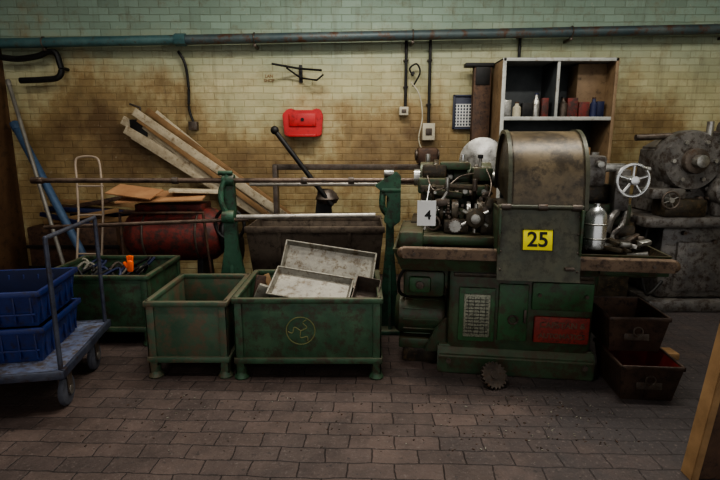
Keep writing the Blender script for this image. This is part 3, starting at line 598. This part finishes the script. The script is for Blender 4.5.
b.prism([(1.66,0),(2.4,0),(2.4,.80),(1.76,.80)],2.22,2.27,'Y',RUST,.006); b.prism([(1.64,0),(1.68,0),(1.77,.80),(1.73,.80)],2.205,2.29,'Y',WOODD,.004); b.bx(1.73,2.42,2.2,2.29,.795,.82,RUST,.004)
b.bx(2.2,2.26,2.27,2.6,0,.05,RUST,.004); b.done()
b=B('metal_swarf_debris')
for i in range(320):
    x=random.gauss(1.1,.4) if i%2 else random.uniform(-1.6,1.5); y=random.uniform(2.45,3.1)
    if x>1.58: continue
    s_=random.uniform(.003,.006); b.box((x,y,s_*.5),(s_*random.uniform(1,3),s_,s_),random.choice([TRAY,DSTEEL,DSTEEL,RUST]),0,rot=(0,0,random.uniform(0,3)))
b.done()

# ------------------------------------------------------------ second machine at back right
b=B('milling_machine')
b.bx(2.85,3.95,4.72,5.5,0,.12,GREY2,.02); b.bx(2.95,3.85,4.8,5.45,.12,.85,GREY2,.05)
b.bx(2.72,3.95,4.7,5.5,.85,.95,GREY2,.02)
b.prism([(2.95,.95),(3.9,.95),(3.9,1.45),(3.7,1.72),(3.25,1.74),(3.0,1.6)],4.9,5.45,'Y',GREY2,.02)
b.lathe([(.1,-.14),(.26,-.13),(.29,-.10),(.29,.05),(.27,.1)],(3.18,4.92,1.48),(0,-1,0),GREY2,seg=36); b.cyl((3.18,5.0,1.48),(3.18,4.76,1.48),.12,DSTEEL,bev=.01); b.cyl((3.18,4.8,1.48),(3.18,4.68,1.48),.06,STEEL,bev=.006)
for k in range(6):
    a=k*math.pi/3; b.cyl((3.18+.2*math.cos(a),4.83,1.48+.2*math.sin(a)),(3.18+.2*math.cos(a),4.79,1.48+.2*math.sin(a)),.02,STEEL,seg=6)
b.cyl((3.5,4.95,1.78),(3.95,4.95,1.78),.09,GREY2,bev=.01); b.bx(3.45,3.9,4.85,5.1,1.6,1.75,GREY2,.02)
b.cyl((3.35,4.9,1.6),(3.35,4.9,1.85),.03,STEEL); b.cyl((2.7,5.0,1.7),(3.6,5.0,1.74),.03,DSTEEL)
b.cyl((3.5,4.72,1.2),(3.5,4.90,1.2),.14,GREY2,bev=.02); b.cyl((3.5,4.66,1.2),(3.5,4.72,1.2),.06,STEEL,bev=.008)
b.bx(3.42,3.55,4.78,4.9,.95,1.6,GREY2,.02); b.bx(3.62,3.8,4.8,4.92,.95,1.55,GREY2,.02)
b.bx(2.9,3.3,4.72,4.95,.95,1.12,MDARK,.02); b.bx(2.78,3.1,4.75,5.0,1.12,1.22,GREY2,.015)
b.torus((2.92,4.68,1.12),(0,1,0),.08,.010,DSTEEL); b.cyl((2.92,4.66,1.12),(2.92,4.8,1.12),.025,STEEL)
for k in range(4):
    a=k*math.pi/2+.4; b.cyl((2.92,4.68,1.12),(2.92+.08*math.cos(a),4.68,1.12+.08*math.sin(a)),.007,STEEL,seg=8)
for i in range(26):
    x=random.uniform(2.95,3.85); z=random.uniform(1.0,1.65); b.cyl((x,4.91,z),(x,4.84,z),random.uniform(.012,.035),random.choice([STEEL,DSTEEL,GREY2]),seg=12,bev=.003)
for i in range(8):
    x=random.uniform(3.0,3.8); z=random.uniform(.6,.8); b.cyl((x,4.82,z),(x,4.76,z),.02,DSTEEL,seg=8)
b.bx(3.1,3.6,4.77,4.81,.2,.7,GREY2,.015); b.curve([(3.0,4.8,.3),(2.8,4.7,.2),(2.75,4.75,.5),(2.8,4.8,.86)],.015,BLACK)
b.done()
b=B('machine_spares')
b.bx(2.30,2.65,4.75,5.2,0,.9,MDARK,.02); b.cyl((2.42,4.9,.9),(2.42,4.9,1.2),.07,DSTEEL,bev=.01); b.cyl((2.55,5.0,.9),(2.5,4.95,1.4),.03,STEEL); b.gear((2.52,4.85,1.02),(0,1,0.2),.11,.03,DSTEEL,20)
b.bx(2.33,2.6,4.72,4.8,.95,1.0,STEEL,.01); b.done()

# ------------------------------------------------------------ cabinet
b=B('steel_storage_cabinet')
x0,x1,y0,y1,H=1.53,2.76,5.6,6.1,2.54
b.bx(x0,x0+.02,y0,y1,0,H,CABT,.003); b.bx(x1-.02,x1,y0,y1,0,H,CABT,.003); b.bx(x0,x1,y1-.02,y1,0,H,CABG,.003); b.bx(x0,x1,y0,y1,H-.02,H,CABW,.003)
b.bx(x0-.005,x0+.035,y0-.012,y0+.005,0,H,CABW,.004); b.bx(x1-.03,x1+.005,y0-.012,y0+.005,0,H,CABT,.004); b.bx(x0,x1,y0-.012,y0+.005,H-.035,H,CABW,.004)
for z in (.5,1.0,1.45,1.93): b.bx(x0+.02,x1-.02,y0,y1-.02,z-.02,z,CABG,.002); b.bx(x0+.02,x1-.02,y0-.008,y0+.006,z-.04,z,CABW,.003)
b.bx(2.12,2.14,y0+.02,y1-.02,1.93,H-.02,CABG,.002); b.bx(2.115,2.145,y0,y0+.02,1.93,H-.02,CABW,.002)
b.bx(2.42,2.74,y0+.2,y1-.03,1.95,H-.03,CABT,.003)
b.done()
b=B('shelf_clutter')
cols=[BLACK,REDP,BOXW,DSTEEL,STEEL,WOODD,BLUED,REDP,BLACK,RUST,DSTEEL,CARD]
for zs in (1.93,1.45):
    x=1.58
    while x<2.66:
        h=random.uniform(.12,.26); r=random.uniform(.03,.06); mm=random.choice(cols); y=5.66+random.random()*.06
        if abs(x+r-2.13)<.085: x+=.06; continue
        if random.random()<.5: b.lathe([(r,0),(r,h*.7),(r*.5,h*.85),(r*.45,h)],(x+r,y+.02,zs),(0,0,1),mm,seg=14); b.cyl((x+r,y+.02,zs+h),(x+r,y+.02,zs+h+.015),r*.5,random.choice(cols),seg=12)
        else: b.bx(x,x+2*r,y,y+.08,zs,zs+h*.8,mm,.004)
        x+=2*r+random.uniform(.003,.015)
b.done()
b=B('dark_wall_panel'); b.bx(1.30,1.50,5.95,6.05,0,2.52,RUST,.006); b.bx(1.32,1.48,5.94,5.96,2.30,2.5,BLACK,.004); b.bx(1.20,1.52,5.93,6.07,2.50,2.54,BLACK,.004); b.done()

# ------------------------------------------------------------ trolley with blue crates
T=Matrix.Translation((.07,.02,0))@rotz(-2.55,3.12,10)
b=B('platform_trolley',T)
b.bx(-3.175,-1.925,2.66,3.58,.27,.30,DECK,.008)
b.bx(-3.18,-1.92,2.655,2.68,.25,.305,TROL,.006); b.bx(-3.18,-1.92,3.56,3.585,.25,.305,TROL,.006); b.bx(-1.945,-1.92,2.66,3.58,.25,.305,TROL,.006); b.bx(-3.18,-3.155,2.66,3.58,.25,.305,TROL,.006)
for x in (-3.02,-1.99):
    for y in (2.84,3.36):
        b.bx(x-.05,x+.05,y-.05,y+.05,.235,.255,DSTEEL,.003); b.bx(x-.03,x-.022,y-.035,y+.035,.09,.24,DSTEEL,.003); b.bx(x+.022,x+.03,y-.035,y+.035,.09,.24,DSTEEL,.003)
        b.cyl((x-.02,y,.10),(x+.02,y,.10),.10,RUBBER,bev=.015,seg=28); b.cyl((x-.034,y,.10),(x+.034,y,.10),.03,STEEL)
for y in (2.70,3.54): b.cyl((-1.95,y,.26),(-1.95,y,1.10),.014,TROL)
b.path([(-1.95,2.70,1.10),(-1.95,2.70,1.11),(-1.95,3.54,1.11)],.014,TROL)
b.done()
T2=Matrix.Translation((0,.03,0))@rotz(-2.42,3.12,10)
def bcrate(z):
    b=B('blue_plastic_crate',T2); c=(-2.44,3.12); b.tub(c,z,z+.225,(.40,.27),(.43,.30),.008,BLUE,min_=BLUED)
    x,y=c
    for s1 in (-1,1):
        b.bx(x-.445,x+.445,y+s1*.305-.012,y+s1*.305+.012,z+.195,z+.23,BLUE,.005); b.bx(x+s1*.435-.012,x+s1*.435+.012,y-.31,y+.31,z+.195,z+.23,BLUE,.005)
        for i in range(9): b.box((x-.38+i*.095,y+s1*.290,z+.11),(.012,.014,.17),BLUE,.003)
        for i in range(6): b.box((x+s1*.418,y-.24+i*.096,z+.11),(.014,.012,.17),BLUE,.003)
        b.box((x,y+s1*.292,z+.08),(.8,.01,.012),BLUE,.002); b.box((x+s1*.42,y,z+.15),(.012,.14,.04),BLUED,.004)
    b.done()
bcrate(.302); bcrate(.535)

# ------------------------------------------------------------ ceiling lamps
def lamp(x,y,e,ln=1.5,col=(1,.97,.9)):
    b=B('fluorescent_ceiling_lamp'); b.bx(x-ln/2,x+ln/2,y-.07,y+.07,3.86,3.92,CABW,.01)
    b.cyl((x-ln/2+.02,y-.03,3.84),(x+ln/2-.02,y-.03,3.84),.016,WHITE); b.cyl((x-ln/2+.02,y+.03,3.84),(x+ln/2-.02,y+.03,3.84),.016,WHITE)
    for s1 in (-.5,.5): b.cyl((x+s1,y,3.92),(x+s1,y,4.1),.008,DSTEEL)
    b.done()
    l=bpy.data.lights.new('fluorescent_tube_light','AREA'); l.shape='RECTANGLE'; l.size=ln; l.size_y=.25; l.energy=e; l.color=col
    o=bpy.data.objects.new('fluorescent_tube_light',l); o.location=(x,y,3.81); S.collection.objects.link(o)
lamp(-.1,4.2,74,col=(1,.96,.88)); lamp(1.7,3.2,60,col=(1,.96,.88)); lamp(-.6,2.1,38,col=(1,.97,.95)); lamp(-3.0,3.7,24); lamp(3.7,4.0,26)
w=bpy.data.worlds.new('World'); S.world=w; w.use_nodes=True
w.node_tree.nodes['Background'].inputs[0].default_value=(.97,.96,.96,1); w.node_tree.nodes['Background'].inputs[1].default_value=.92
cam=bpy.data.cameras.new('camera'); cam.lens=25; cam.sensor_width=36; co=bpy.data.objects.new('camera',cam); co.location=(0,0,1.65); co.rotation_euler=(math.radians(79),0,0); S.collection.objects.link(co); S.camera=co
S.view_settings.look='AgX - Medium High Contrast'
